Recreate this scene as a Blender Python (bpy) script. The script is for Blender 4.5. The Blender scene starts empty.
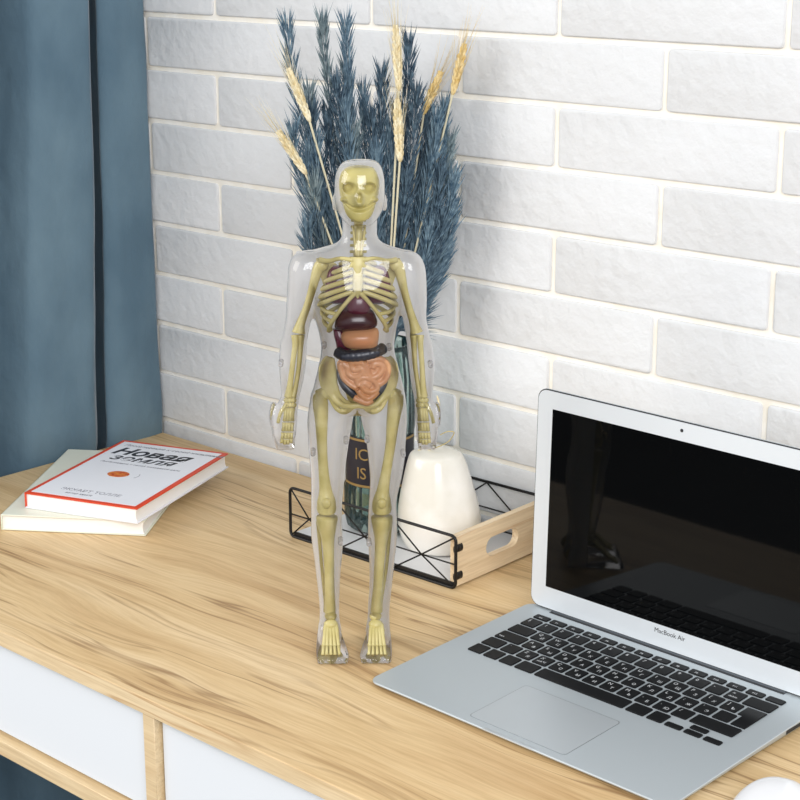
import bpy, bmesh, math, random
from mathutils import Vector, Matrix, Euler, noise
random.seed(11)
PI = math.pi
SC = bpy.context.scene
COL = SC.collection

# ------------------------------------------------------------------ camera numbers (solved from the photograph)
CAM = Vector((1.72086, -1.40677, 0.66524)); YAW = -0.74253; PITCH = 0.27617; FOC = 1718.5
_cy, _sy, _cp, _sp = math.cos(YAW), math.sin(YAW), math.cos(PITCH), math.sin(PITCH)
C_D = Vector((_sy*_cp, _cy*_cp, -_sp)); C_R = Vector((_cy, -_sy, 0)); C_U = C_R.cross(C_D)

class Stand:
    """a standing place on the desk: metric local frame (x right, y away, z up) and a ruler that reads the photo"""
    def __init__(s, x, y, z=0.0):
        s.o = Vector((x, y, z))
        n = CAM - s.o; n.z = 0
        s.rot = math.atan2(n.y, n.x) + PI/2
        s.ex = Vector((math.cos(s.rot), math.sin(s.rot), 0)); s.ey = Vector((-math.sin(s.rot), math.cos(s.rot), 0))
        c = CAM - s.o
        s.c = Vector((c.dot(s.ex), c.dot(s.ey), c.z))
    def __call__(s, px, py, dy=0.0):
        q = C_D*FOC + C_R*(px-400) - C_U*(py-400)
        l = Vector((q.dot(s.ex), q.dot(s.ey), q.z))
        t = (dy - s.c.y)/l.y
        return s.c + l*t

# ------------------------------------------------------------------ helpers
def lin(c):
    return tuple(((v/255)/12.92 if v/255 <= .04045 else ((v/255+.055)/1.055)**2.4) for v in c) + (1,)

def mat(name, col, rough=.5, metal=0., spec=.5, **kw):
    m = bpy.data.materials.new(name); m.use_nodes = True
    b = m.node_tree.nodes['Principled BSDF']
    b.inputs['Base Color'].default_value = lin(col) if max(col) > 1 else tuple(col)+(1,)
    b.inputs['Roughness'].default_value = rough; b.inputs['Metallic'].default_value = metal
    b.inputs['Specular IOR Level'].default_value = spec
    for k, v in kw.items(): b.inputs[k.replace('_', ' ')].default_value = v
    return m

def nt(m): return m.node_tree.nodes, m.node_tree.links, m.node_tree.nodes['Principled BSDF']

def add_noise_color(m, c1, c2, scale, detail=6, stretch=(1,1,1), lo=.35, hi=.65, bump=0, bscale=None, bdist=.001, coord='Object'):
    N, L, b = nt(m)
    tc = N.new('ShaderNodeTexCoord'); mp = N.new('ShaderNodeMapping'); mp.inputs['Scale'].default_value = stretch
    L.new(tc.outputs[coord], mp.inputs['Vector'])
    n = N.new('ShaderNodeTexNoise'); n.inputs['Scale'].default_value = scale; n.inputs['Detail'].default_value = detail
    L.new(mp.outputs[0], n.inputs['Vector'])
    r = N.new('ShaderNodeValToRGB'); r.color_ramp.elements[0].position = lo; r.color_ramp.elements[1].position = hi
    r.color_ramp.elements[0].color = lin(c1); r.color_ramp.elements[1].color = lin(c2)
    L.new(n.outputs['Fac'], r.inputs[0]); L.new(r.outputs[0], b.inputs['Base Color'])
    if bump:
        n2 = N.new('ShaderNodeTexNoise'); n2.inputs['Scale'].default_value = bscale or scale; n2.inputs['Detail'].default_value = 8
        L.new(mp.outputs[0], n2.inputs['Vector'])
        bp = N.new('ShaderNodeBump'); bp.inputs['Strength'].default_value = bump; bp.inputs['Distance'].default_value = bdist
        L.new(n2.outputs['Fac'], bp.inputs['Height']); L.new(bp.outputs[0], b.inputs['Normal'])
    return m

def link(o, parent=None):
    COL.objects.link(o)
    if parent: o.parent = parent
    return o

def obj(name, bm, material, parent=None, smooth=True, angle=None):
    me = bpy.data.meshes.new(name)
    bmesh.ops.recalc_face_normals(bm, faces=bm.faces[:])
    bm.to_mesh(me); bm.free()
    for m in (material if isinstance(material, (list, tuple)) else [material]): me.materials.append(m)
    if smooth:
        me.polygons.foreach_set('use_smooth', [True]*len(me.polygons))
        if angle is not None: me.set_sharp_from_angle(angle=math.radians(angle))
    return link(bpy.data.objects.new(name, me), parent)

def tag(o, label, cat, group=None):
    o['label'] = label; o['category'] = cat
    if group: o['group'] = group
    return o

def thing(name, label, cat, loc=(0,0,0), rz=0, group=None):
    o = bpy.data.objects.new(name, None); o.empty_display_size = .02
    link(o); o.location = loc; o.rotation_euler = (0, 0, rz)
    return tag(o, label, cat, group)

def struct(o): o['kind'] = 'structure'; return o

def box(bm, x0, x1, y0, y1, z0, z1, bev=0, seg=2):
    r = bmesh.ops.create_cube(bm, size=1)
    vs = r['verts']
    for v in vs: v.co = Vector(((x0+x1)/2+v.co.x*(x1-x0), (y0+y1)/2+v.co.y*(y1-y0), (z0+z1)/2+v.co.z*(z1-z0)))
    if bev:
        es = {e for v in vs for e in v.link_edges}
        bmesh.ops.bevel(bm, geom=list(es), offset=bev, segments=seg, profile=.5, affect='EDGES')

def ring_skin(bm, rings, closed=True, caps=True):
    vr = [[bm.verts.new(p) for p in r] for r in rings]
    n = len(vr[0])
    for a, b in zip(vr, vr[1:]):
        for i in range(n if closed else n-1):
            j = (i+1) % n
            bm.faces.new((a[i], a[j], b[j], b[i]))
    if caps:
        bm.faces.new(vr[0][::-1]); bm.faces.new(vr[-1])
    return vr

def tube(bm, pts, rad, n=8, flat=1.0, caps=True):
    """sweep through points; rad a number or list; flat scales the section along the second normal"""
    pts = [Vector(p) for p in pts]; k = len(pts)
    if not isinstance(rad, (list, tuple)): rad = [rad]*k
    up = None; rings = []
    for i in range(k):
        t = (pts[min(i+1, k-1)] - pts[max(i-1, 0)]).normalized()
        if up is None:
            up = Vector((0, 1, 0)) if abs(t.y) < .9 else Vector((1, 0, 0))
        s = t.cross(up).normalized(); up = s.cross(t).normalized()
        rings.append([pts[i] + s*(rad[i]*math.cos(2*PI*j/n)) + up*(flat*rad[i]*math.sin(2*PI*j/n)) for j in range(n)])
    ring_skin(bm, rings, caps=caps)

def smooth_path(pts, sub=6):
    """Catmull-Rom through points (vectors or tuples of any length)"""
    P = [tuple(p) for p in pts]; out = []
    for i in range(len(P)-1):
        p0, p1, p2, p3 = P[max(i-1,0)], P[i], P[i+1], P[min(i+2, len(P)-1)]
        for s in range(sub):
            t = s/sub
            out.append(tuple(.5*((2*b)+(-a+c)*t+(2*a-5*b+4*c-d)*t*t+(-a+3*b-3*c+d)*t**3) for a, b, c, d in zip(p0, p1, p2, p3)))
    out.append(P[-1]); return out

def lathe(bm, prof, n=40, cx=0, cy=0, caps=True):
    ring_skin(bm, [[(cx+r*math.cos(2*PI*i/n), cy+r*math.sin(2*PI*i/n), z) for i in range(n)] for r, z in prof], caps=caps)

def ellipsoid(bm, c, r, u=16, v=10, rot=None):
    m = Matrix.Translation(c) @ (rot.to_4x4() if rot else Matrix.Identity(4)) @ Matrix.Diagonal((*r, 1))
    bmesh.ops.create_uvsphere(bm, u_segments=u, v_segments=v, radius=1, matrix=m)

def remeshed(bm, voxel, smooth=4, fac=.5):
    """union of overlapping closed shapes as one continuous skin"""
    me = bpy.data.meshes.new('tmp'); bmesh.ops.recalc_face_normals(bm, faces=bm.faces[:]); bm.to_mesh(me); bm.free()
    o = bpy.data.objects.new('tmp', me); COL.objects.link(o)
    md = o.modifiers.new('r', 'REMESH'); md.mode = 'VOXEL'; md.voxel_size = voxel
    if smooth:
        ms = o.modifiers.new('s', 'SMOOTH'); ms.iterations = smooth; ms.factor = fac
    dg = bpy.context.evaluated_depsgraph_get()
    m2 = bpy.data.meshes.new_from_object(o.evaluated_get(dg))
    bpy.data.objects.remove(o); bpy.data.meshes.remove(me)
    r = bmesh.new(); r.from_mesh(m2); bpy.data.meshes.remove(m2)
    return r

def text_bm(bm, body, size, M, shear=0, depth=.00015, align='LEFT', bold=0.0, space=1.0):
    cu = bpy.data.curves.new('tmp', 'FONT'); cu.body = body; cu.size = size; cu.shear = shear
    cu.extrude = depth; cu.align_x = align; cu.offset = bold; cu.space_character = space; cu.resolution_u = 3
    o = bpy.data.objects.new('tmp', cu); COL.objects.link(o)
    dg = bpy.context.evaluated_depsgraph_get()
    me = bpy.data.meshes.new_from_object(o.evaluated_get(dg))
    bpy.data.objects.remove(o)
    t = bmesh.new(); t.from_mesh(me); t.transform(M); t.to_mesh(me); t.free()
    bm.from_mesh(me); bpy.data.meshes.remove(me)

def rrect(w, h, r, n=6, cx=0, cy=0):
    out = []
    for sx, sy, a0 in ((1,1,0), (-1,1,PI/2), (-1,-1,PI), (1,-1,1.5*PI)):
        for i in range(n+1):
            a = a0 + PI/2*i/n
            out.append((cx+sx*(w/2-r)+r*math.cos(a), cy+sy*(h/2-r)+r*math.sin(a)))
    return out

# ------------------------------------------------------------------ materials
def wood_mat(name, light, mid, dark, streak, axis='x', sc=1.0, figure=1.0):
    m = mat(name, mid, .42, spec=.35)
    N, L, b = nt(m)
    tc = N.new('ShaderNodeTexCoord')
    def mapping(s):
        mp = N.new('ShaderNodeMapping'); mp.inputs['Scale'].default_value = s if axis == 'x' else (s[1], s[0], s[2])
        return mp
    # slow wander that bends the grain
    w = N.new('ShaderNodeTexNoise'); w.inputs['Scale'].default_value = 5*sc; w.inputs['Detail'].default_value = 2
    mw = mapping((.5, 1.6, 1)); L.new(tc.outputs['Object'], mw.inputs[0]); L.new(mw.outputs[0], w.inputs['Vector'])
    sub = N.new('ShaderNodeVectorMath'); sub.operation = 'SUBTRACT'; sub.inputs[1].default_value = (.5,.5,.5); L.new(w.outputs['Color'], sub.inputs[0])
    scl = N.new('ShaderNodeVectorMath'); scl.operation = 'MULTIPLY'
    scl.inputs[1].default_value = (0, .085*figure, 0) if axis == 'x' else (.085*figure, 0, 0); L.new(sub.outputs[0], scl.inputs[0])
    add = N.new('ShaderNodeVectorMath'); add.operation = 'ADD'; L.new(tc.outputs['Object'], add.inputs[0]); L.new(scl.outputs[0], add.inputs[1])
    def nz(s, scale, detail, rough=.6):
        mp = mapping(s); L.new(add.outputs[0], mp.inputs[0])
        n = N.new('ShaderNodeTexNoise'); n.inputs['Scale'].default_value = scale*sc; n.inputs['Detail'].default_value = detail; n.inputs['Roughness'].default_value = rough
        L.new(mp.outputs[0], n.inputs['Vector']); return n
    a = nz((.8, 11, 11), 3, 5); r = N.new('ShaderNodeValToRGB'); e = r.color_ramp.elements
    e[0].position = .3; e[0].color = lin(dark); e[1].position = .72; e[1].color = lin(light)
    x = e.new(.5); x.color = lin(mid)
    L.new(a.outputs['Fac'], r.inputs[0])
    # fine pores
    f = nz((1.6, 45, 45), 7, 4, .7); r2 = N.new('ShaderNodeValToRGB'); r2.color_ramp.elements[0].position = .34; r2.color_ramp.elements[1].position = .6
    r2.color_ramp.elements[0].color = (.82,.77,.70,1); r2.color_ramp.elements[1].color = (1.04,1.04,1.04,1)
    L.new(f.outputs['Fac'], r2.inputs[0])
    mx = N.new('ShaderNodeMixRGB'); mx.blend_type = 'MULTIPLY'; mx.inputs[0].default_value = .8
    L.new(r.outputs[0], mx.inputs[1]); L.new(r2.outputs[0], mx.inputs[2])
    # dark streaks
    s = nz((.55, 13, 13), 2.6, 3, .55); r3 = N.new('ShaderNodeValToRGB'); e = r3.color_ramp.elements
    e[0].position = .505; e[0].color = (0,0,0,1); e[1].position = .548; e[1].color = (0,0,0,1)
    x = e.new(.53); x.color = (1,1,1,1)
    L.new(s.outputs['Fac'], r3.inputs[0])
    pat = nz((1.2, 3, 3), 2.5, 2); r4 = N.new('ShaderNodeValToRGB'); r4.color_ramp.elements[0].position = .44; r4.color_ramp.elements[1].position = .6
    L.new(pat.outputs['Fac'], r4.inputs[0])
    ml = N.new('ShaderNodeMath'); ml.operation = 'MULTIPLY'; L.new(r3.outputs[0], ml.inputs[0]); L.new(r4.outputs[0], ml.inputs[1])
    ml2 = N.new('ShaderNodeMath'); ml2.operation = 'MULTIPLY'; ml2.inputs[1].default_value = .8; L.new(ml.outputs[0], ml2.inputs[0])
    m2 = N.new('ShaderNodeMixRGB'); m2.inputs[2].default_value = lin(streak); L.new(ml2.outputs[0], m2.inputs[0]); L.new(mx.outputs[0], m2.inputs[1])
    L.new(m2.outputs[0], b.inputs['Base Color'])
    bp = N.new('ShaderNodeBump'); bp.inputs['Strength'].default_value = .08; bp.inputs['Distance'].default_value = .0005
    L.new(f.outputs['Fac'], bp.inputs['Height']); L.new(bp.outputs[0], b.inputs['Normal'])
    return m

M = {}
M['desk_top'] = wood_mat('oak_veneer', (228,202,160), (217,188,142), (197,163,117), (136,98,58))
M['desk_edge'] = wood_mat('oak_edge_band', (236,214,176), (230,205,164), (220,190,146), (190,150,104), figure=.2)
M['tray_wood'] = wood_mat('birch_panel', (232,213,182), (226,205,172), (216,190,154), (196,160,120), axis='y', figure=.3)
M['white_lacquer'] = mat('white_lacquer', (236,240,244), .3)
M['brick'] = add_noise_color(mat('painted_brick', (224,225,226), .6, spec=.2), (219,220,221), (227,228,229), 3, bump=.42, bscale=60, bdist=.006)
M['mortar'] = add_noise_color(mat('cream_mortar', (248,243,232), .8, spec=.2), (243,236,222), (250,246,238), 30, bump=.3, bscale=60, bdist=.002)
M['plaster'] = mat('plain_plaster', (205,203,198), .9)
M['floor'] = add_noise_color(mat('dark_floor_boards', (46,42,40), .6), (30,28,27), (52,48,45), 4, stretch=(6,.6,1))
M['velvet'] = add_noise_color(mat('blue_velvet', (96,120,136), .85, spec=.15, Sheen_Weight=.3, Sheen_Roughness=.4), (88,112,128), (108,132,146), 9, stretch=(1,1,.6), bump=.7, bscale=20, bdist=.009)
M['black_wire'] = mat('black_wire', (22,20,20), .42, .3)
M['tray_base'] = mat('white_tray_base', (222,222,222), .5)
M['ceramic'] = add_noise_color(mat('ivory_ceramic', (240,236,226), .16, spec=.6), (230,226,214), (246,243,236), 14, lo=.4, hi=.6)
M['gold_wire'] = mat('pale_gold_wire', (205,185,120), .35, .6)
M['paper'] = mat('book_paper', (246,245,242), .8)
M['cover_white'] = mat('cover_white', (232,233,238), .35)
M['cover_cream'] = mat('cover_cream', (226,228,212), .4)
M['cover_red'] = mat('cover_orange_red', (214,66,26), .4)
M['ink'] = mat('ink_black', (30,32,40), .5)
M['ink_grey'] = mat('ink_grey', (142,142,150), .5)
M['planet'] = add_noise_color(mat('planet_orange', (205,84,30), .5), (176,40,22), (222,140,50), 260)
M['aluminium'] = mat('brushed_aluminium', (186,194,198), .42, .35)
M['bezel'] = mat('bright_bezel_aluminium', (226,231,235), .4, .2)
M['pad'] = mat('touchpad_glass', (196,203,207), .42, .5)
M['pad_line'] = mat('touchpad_groove', (150,156,160), .4, .6)
M['key'] = mat('key_black', (15,16,18), .5, spec=.22)
M['legend'] = mat('key_legend_white', (205,208,210), .5)
M['screen'] = mat('screen_glass', (7,8,9), .04, spec=.13)
M['rubber'] = mat('dark_rubber', (40,42,45), .6)
M['hinge'] = mat('hinge_grey', (74,80,86), .45, .4)
M['mouse'] = mat('mouse_white', (240,241,243), .18)
M['bone'] = add_noise_color(mat('bone_plastic', (196,183,124), .34, spec=.45), (186,173,110), (204,192,136), 60)
M['skull'] = mat('skull_plastic', (200,188,116), .28, spec=.5)
M['teeth'] = mat('teeth_plastic', (208,202,158), .3)
M['liver'] = mat('liver_plastic', (62,26,32), .22, spec=.6)
M['heart'] = mat('heart_plastic', (86,22,44), .22, spec=.6)
M['stomach'] = mat('stomach_plastic', (208,150,108), .25)
M['gut'] = add_noise_color(mat('intestine_plastic', (197,145,102), .3), (188,134,92), (206,156,114), 90)
M['colon'] = mat('colon_plastic', (42,44,54), .32)
M['wheat'] = add_noise_color(mat('wheat_straw', (238,226,190), .7), (226,206,156), (246,238,210), 120)
M['wheat_gold'] = add_noise_color(mat('wheat_straw_golden', (228,204,144), .7), (216,184,114), (238,218,168), 120)
M['label_dark'] = mat('label_navy', (26,24,36), .4)
M['label_gold'] = mat('label_gold', (158,130,78), .4, .3)
def plume_mat(name, c1, c2, sc): return add_noise_color(mat(name, c1, .75, spec=.2), c1, c2, sc, detail=3, lo=.3, hi=.7)
M['plume'] = [plume_mat('dyed_grass_blue', (64,92,114), (136,160,174), 160), plume_mat('dyed_grass_navy', (44,62,80), (108,132,148), 150), plume_mat('dyed_grass_slate', (84,106,116), (158,173,176), 140)]
M['stem'] = mat('dry_stem', (214,206,176), .7)
M['stem_blue'] = mat('blue_stem', (84,106,122), .7)

# teal glass
def glass_mat():
    m = mat('teal_glass', (150,186,186), .04, IOR=1.45); N, L, b = nt(m)
    b.inputs['Transmission Weight'].default_value = 1
    out = N['Material Output']
    tr = N.new('ShaderNodeBsdfTransparent'); tr.inputs[0].default_value = lin((226,239,236))
    lw = N.new('ShaderNodeFresnel'); lw.inputs[0].default_value = 1.5
    gl = N.new('ShaderNodeBsdfGlossy'); gl.inputs['Roughness'].default_value = .06
    mx = N.new('ShaderNodeMixShader'); L.new(lw.outputs[0], mx.inputs[0]); L.new(tr.outputs[0], mx.inputs[1]); L.new(gl.outputs[0], mx.inputs[2])
    df = N.new('ShaderNodeBsdfDiffuse'); df.inputs[0].default_value = lin((84,122,128))
    mx2 = N.new('ShaderNodeMixShader'); mx2.inputs[0].default_value = .09; L.new(mx.outputs[0], mx2.inputs[1]); L.new(df.outputs[0], mx2.inputs[2])
    L.new(mx2.outputs[0], out.inputs['Surface']); return m
M['teal_glass'] = glass_mat()

def shell_mat(name, milk, edge):
    """clear thin plastic: see-through face on, glossy and greyer where the wall is seen edge on; milk = frosting"""
    m = bpy.data.materials.new(name); m.use_nodes = True; N, L = m.node_tree.nodes, m.node_tree.links
    N.remove(N['Principled BSDF']); out = N['Material Output']
    tr = N.new('ShaderNodeBsdfTransparent')
    lt = N.new('ShaderNodeLayerWeight'); lt.inputs[0].default_value = .5          # longer way through the plastic where it is seen edge on
    rp = N.new('ShaderNodeValToRGB'); e = rp.color_ramp.elements
    e[0].position = .79; e[0].color = (.99,.99,.994,1); e[1].position = .96; e[1].color = (.10,.13,.20,1)
    L.new(lt.outputs['Facing'], rp.inputs[0]); L.new(rp.outputs[0], tr.inputs[0])
    gl = N.new('ShaderNodeBsdfGlossy'); gl.inputs['Roughness'].default_value = .07; gl.inputs[0].default_value = (.95,.95,.97,1)
    fr = N.new('ShaderNodeFresnel'); fr.inputs[0].default_value = 1.55
    mx = N.new('ShaderNodeMixShader'); L.new(fr.outputs[0], mx.inputs[0]); L.new(tr.outputs[0], mx.inputs[1]); L.new(gl.outputs[0], mx.inputs[2])
    df = N.new('ShaderNodeBsdfDiffuse'); df.inputs[0].default_value = lin((250,250,253))
    tl = N.new('ShaderNodeBsdfTranslucent'); tl.inputs[0].default_value = lin((250,250,253))
    md = N.new('ShaderNodeMixShader'); md.inputs[0].default_value = .58; L.new(df.outputs[0], md.inputs[1]); L.new(tl.outputs[0], md.inputs[2])
    lw = N.new('ShaderNodeLayerWeight'); lw.inputs[0].default_value = .3
    mr = N.new('ShaderNodeMapRange'); mr.inputs['From Min'].default_value = .0; mr.inputs['From Max'].default_value = 1
    mr.inputs['To Min'].default_value = milk; mr.inputs['To Max'].default_value = edge
    L.new(lw.outputs['Facing'], mr.inputs[0])
    m2 = N.new('ShaderNodeMixShader'); L.new(mr.outputs[0], m2.inputs[0]); L.new(mx.outputs[0], m2.inputs[1]); L.new(md.outputs[0], m2.inputs[2])
    L.new(m2.outputs[0], out.inputs['Surface']); return m
M['shell_front'] = shell_mat('clear_plastic', .0, .04)
M['shell_back'] = shell_mat('frosted_plastic', .93, .93)
M['pin'] = shell_mat('pin_plastic', .3, .5)

# ------------------------------------------------------------------ the room
def build_wall():
    bm = bmesh.new()
    H, Lb, z0 = .06579, .25922, .54373
    jm = .0064
    box(bm, -.7, 3.2, .0, .1, -.75, 1.55)
    for f in bm.faces: f.material_index = 1
    rnd = random.Random(5)
    for row in range(-16, 20):
        zt = z0 - row*H; zb = zt - H
        off = 0 if row % 2 == 0 else .5
        for k in range(-3, 13):
            x0 = (k+off)*Lb + jm/2; x1 = (k+1+off)*Lb - jm/2
            if x1 > 3.2 or zb < -.75 or zt > 1.55: continue
            d = .0030 + rnd.uniform(-.0005, .0006)
            t = bmesh.new()
            box(t, x0, x1, -d, .004, zb+jm/2*.9, zt-jm/2*.9)
            # soft worn edges: rounded corners plus a bevel on the face
            es = [e for e in t.edges if abs(e.verts[0].co.y-e.verts[1].co.y) > .001]
            bmesh.ops.bevel(t, geom=es, offset=.0042, segments=3, profile=.5, affect='EDGES')
            es = [e for e in t.edges if all(v.co.y < -.001 for v in e.verts)]
            bmesh.ops.bevel(t, geom=es, offset=.0016, segments=2, profile=.5, affect='EDGES')
            for v in t.verts:
                if v.co.y > -.002: continue
                v.co.y += rnd.uniform(-.0003, .0003)
            me = bpy.data.meshes.new('t'); t.to_mesh(me); t.free(); bm.from_mesh(me); bpy.data.meshes.remove(me)
    return struct(obj('wall_back', bm, [M['brick'], M['mortar']], angle=50))
build_wall()
bm = bmesh.new(); box(bm, -.22, -.12, -.62, 0, -.75, 1.55); struct(obj('wall_left', bm, M['plaster'], smooth=False))
bm = bmesh.new(); box(bm, -2.6, 4.0, -4.2, .1, -.8, -.75); struct(obj('floor', bm, M['floor'], smooth=False))

# curtain: pleated velvet hanging along the left wall
def build_curtain():
    # plan of the folds, from the brick wall towards the room (y, x)
    plan = [(-.0055,-.060), (-.0055,-.020), (-.007,-.001), (-.02,.0035), (-.05,.004), (-.075,.001), (-.0885,-.007), (-.0850,-.014), (-.0660,-.032), (-.0640,-.080),
            (-.0955,-.095), (-.1005,-.045), (-.1055,-.014), (-.114,-.003), (-0.125,.001), (-0.155,-.002), (-0.206,-.010), (-0.220,-.030), (-0.231,-.058),
            (-0.244,-.066), (-0.260,-.055), (-0.274,-.028), (-0.290,-.010), (-0.318,-.003), (-0.346,-.008), (-0.364,-.030), (-0.374,-.062), (-0.390,-.066),
            (-0.406,-.036), (-0.423,-.010), (-0.453,-.004), (-0.480,-.014), (-0.494,-.050), (-0.508,-.062), (-0.528,-.03), (-0.553,-.008)]
    path = smooth_path(plan, 5)
    zs = [-.74 + i*(1.50+.74)/90 for i in range(91)]
    bm = bmesh.new(); grid = []
    for z in zs:
        row = []
        for s, (y, x) in enumerate(path):
            flare = (z-.28)*.018                       # folds spread a little towards the floor
            amp = 1 - .04*(z-.1)
            w = noise.noise(Vector((y*9, z*5, 1.3)))*.0035 + noise.noise(Vector((y*30, z*14, 7)))*.0012
            yy = y*(1-.40*min(max(z, -.2), .8)) if y < -.007 else y
            up = min(max((z+.015)/.03, 0), 1)
            xx = -.03 + (x+.03)*amp + w - z*.012 + .0068*up
            row.append(bm.verts.new((min(xx, .0055+.008*up), min(yy + .25*w, -.0055), z)))
        grid.append(row)
    for a, b in zip(grid, grid[1:]):
        for i in range(len(a)-1): bm.faces.new((a[i], a[i+1], b[i+1], b[i]))
    o = obj('curtain', bm, M['velvet'])
    md = o.modifiers.new('cloth', 'SOLIDIFY'); md.thickness = .0015; md.offset = -1
    tag(o, 'long blue velvet curtain in deep folds at the left end of the desk', 'curtain')
build_curtain()

# ------------------------------------------------------------------ desk
DY = -.5382; DX0, DX1 = .007, 1.52
desk = thing('desk', 'oak desk with white drawer fronts under a long grained top', 'desk', (.76, -.27, -.75))
def dpart(name, x0, x1, y0, y1, z0, z1, m, bev=.0006, parent=None, ang=40):
    bm = bmesh.new(); box(bm, x0-.76, x1-.76, y0+.27, y1+.27, z0+.75, z1+.75, bev, 1)
    return obj(name, bm, m, parent or desk, angle=ang)
dpart('desk_top', DX0, DX1, DY, -.0075, -.0158, 0, M['desk_top'], .0005)
dpart('edge_band', DX0, DX1, DY-.0006, DY-.0001, -.0157, -.0006, M['desk_edge'], 0)
dpart('bottom_panel', DX0+.018, DX1-.018, DY+.0012, -.02, -.1385, -.1225, M['desk_edge'])
dpart('back_panel', DX0+.018, DX1-.018, -.032, -.018, -.1225, -.0158, M['desk_edge'])
for x in (DX0, DX1-.018): dpart('side_panel', x, x+.018, DY+.001, -.02, -.1385, -.0158, M['desk_edge'])
for x in (.6135, 1.2): dpart('divider', x, x+.0155, DY+.0005, -.032, -.1225, -.0158, M['desk_edge'])
for x0, x1 in ((DX0+.02, .6125), (.6315, 1.197), (1.219, DX1-.02)):
    d = dpart('drawer', x0, x1, DY+.0075, -.05, -.1165, -.0175, M['white_lacquer'], .001)
for x in (DX0+.03, DX1-.03):
    for y in (DY+.04, -.06):
        bm = bmesh.new(); tube(bm, [(x-.76, y+.27, 0), (x-.76, y+.27, .6115)], [.012, .02], 20)
        obj('leg', bm, M['desk_edge'], desk, angle=40)

# ------------------------------------------------------------------ books
def book(name, label, w, h, t, loc, rz, cover, border=None, inset=.0025):
    """spine on the left long side (-x); loc is the centre of the underside"""
    root = thing(name, label, 'book', loc, rz, None)
    ct = .0018
    bm = bmesh.new(); box(bm, -w/2, w/2, -h/2, h/2, 0, ct, .0005, 1); obj('back_cover', bm, cover, root, angle=40)
    bm = bmesh.new(); box(bm, -w/2, w/2, -h/2, h/2, t-ct, t, .0005, 1)
    fc = obj('front_cover', bm, border or cover, root, angle=40)
    bm = bmesh.new()
    box(bm, -w/2, -w/2+.0016, -h/2, h/2, 0, t, .0006, 1); obj('spine', bm, border or cover, root, angle=40)
    bm = bmesh.new()
    n = 8; z0, z1 = ct, t-ct
    # block of pages: fore edge slightly hollow
    prof = [(-w/2+.0016, z0), (w/2-inset, z0)] + [(w/2-inset-.0012*math.sin(PI*i/n), z0+(z1-z0)*i/n) for i in range(1, n)] + [(w/2-inset, z1), (-w/2+.0016, z1)]
    ring_skin(bm, [[(x, y, z) for x, z in prof] for y in (-h/2+inset, h/2-inset)])
    pm = obj('page_block', bm, M['paper'], root, angle=30)
    return root, fc

b2w, b2h = .166, .245
# lower book: corner positions read on its top face
_a = math.atan2(.0975, .137)
_bl = Vector((.1665, -.3735, 0)); ex = Vector((math.cos(_a), math.sin(_a), 0)); ey = Vector((-ex.y, ex.x, 0))
c2 = _bl + ex*b2w/2 + ey*b2h/2
book('book', 'thick pale cream book lying flat under the red-bordered book', b2w, b2h, .0185, (c2.x, c2.y, .0003), _a, M['cover_cream'])
bw, bh, bt = .146, .216, .0185
root, fc = book('book', 'white book with an orange-red border and black title on top of the cream book', bw, bh, bt, (.1995, -.2155, .0190), .36, M['cover_white'], M['cover_red'])
bm = bmesh.new(); bo = .0058
box(bm, -bw/2+bo, bw/2-bo, -bh/2+bo, bh/2-bo, bt, bt+.00025); obj('cover_sheet', bm, M['cover_white'], fc, smooth=False)
zt = bt+.0003
def T(x, y, sx=1.0): return Matrix.Translation((x, y, zt)) @ Matrix.Diagonal((sx, 1, 1, 1))
bm = bmesh.new()
text_bm(bm, 'Новая', .0325, T(-.0605, .0560, 1.05), shear=.25, bold=.0009)
text_bm(bm, 'земля', .0265, T(-.052, .0350, 1.10), shear=.25, bold=.0003)
obj('title_lettering', bm, M['ink'], fc, smooth=False)
for body, size, x, y, sh in (('Пробуждение к своей жизненной', .0082, -.060, .0875, .35), ('Пробуждение к своей жизненной цели', .0056, -.054, .0225, .2), ('ЭКХАРТ ТОЛЛЕ', .0100, -.042, -.083, 0), ('автор книги', .006, -.030, -.0925, .2)):
    bm = bmesh.new(); text_bm(bm, body, size, T(x, y), shear=sh); obj('small_lettering', bm, M['ink_grey'], fc, smooth=False)
bm = bmesh.new(); t_ = [(.0135*math.cos(2*PI*i/28)*1.0-.008, .0105*math.sin(2*PI*i/28)-.012) for i in range(28)]
ring_skin(bm, [[(x, y, zt-.0001) for x, y in t_], [(x, y, zt+.0001) for x, y in t_]]); obj('planet_picture', bm, M['planet'], fc, smooth=False)
bm = bmesh.new()
tube(bm, [(.012+.006*math.cos(a)*1, -.011+.009*math.sin(a), zt) for a in [-.9+1.8*i/10 for i in range(11)]], .0003, 4); obj('moon_picture', bm, M['ink_grey'], fc, smooth=False)

# ------------------------------------------------------------------ wire tray
TR = .022; TW, TD, TH = .2365, .158, .0565
tray = thing('tray', 'black wire tray with a pale wooden end panel against the brick wall', 'tray', (.5365, -.0868, .0012), TR)
def wire_frame(y, rad):
    bm = bmesh.new()
    pts = [(x, y, z) for x, z in rrect(TW, TH, .006, 4, 0, TH/2)]
    pts.append(pts[0]); pts.append(pts[1])
    tube(bm, pts, rad, 8)
    o = obj('wire_frame', bm, M['black_wire'], tray, angle=60)
    bm = bmesh.new()
    nodes = [-TW/2+.029, -TW/2+.111, -TW/2+.1905]; xs = [-TW/2+.001, (nodes[0]+nodes[1])/2, (nodes[1]+nodes[2])/2, TW/2-.001]
    zc = .026
    for i, n in enumerate(nodes):
        for x in (xs[i], xs[i+1]):
            for z in (.001, zc, TH-.001): tube(bm, [(n, y, zc), (x, y, z)], .0009, 6)
    obj('wire_lattice', bm, M['black_wire'], o)
    return o
wire_frame(-TD/2, .0017); wire_frame(TD/2, .0017)
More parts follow.
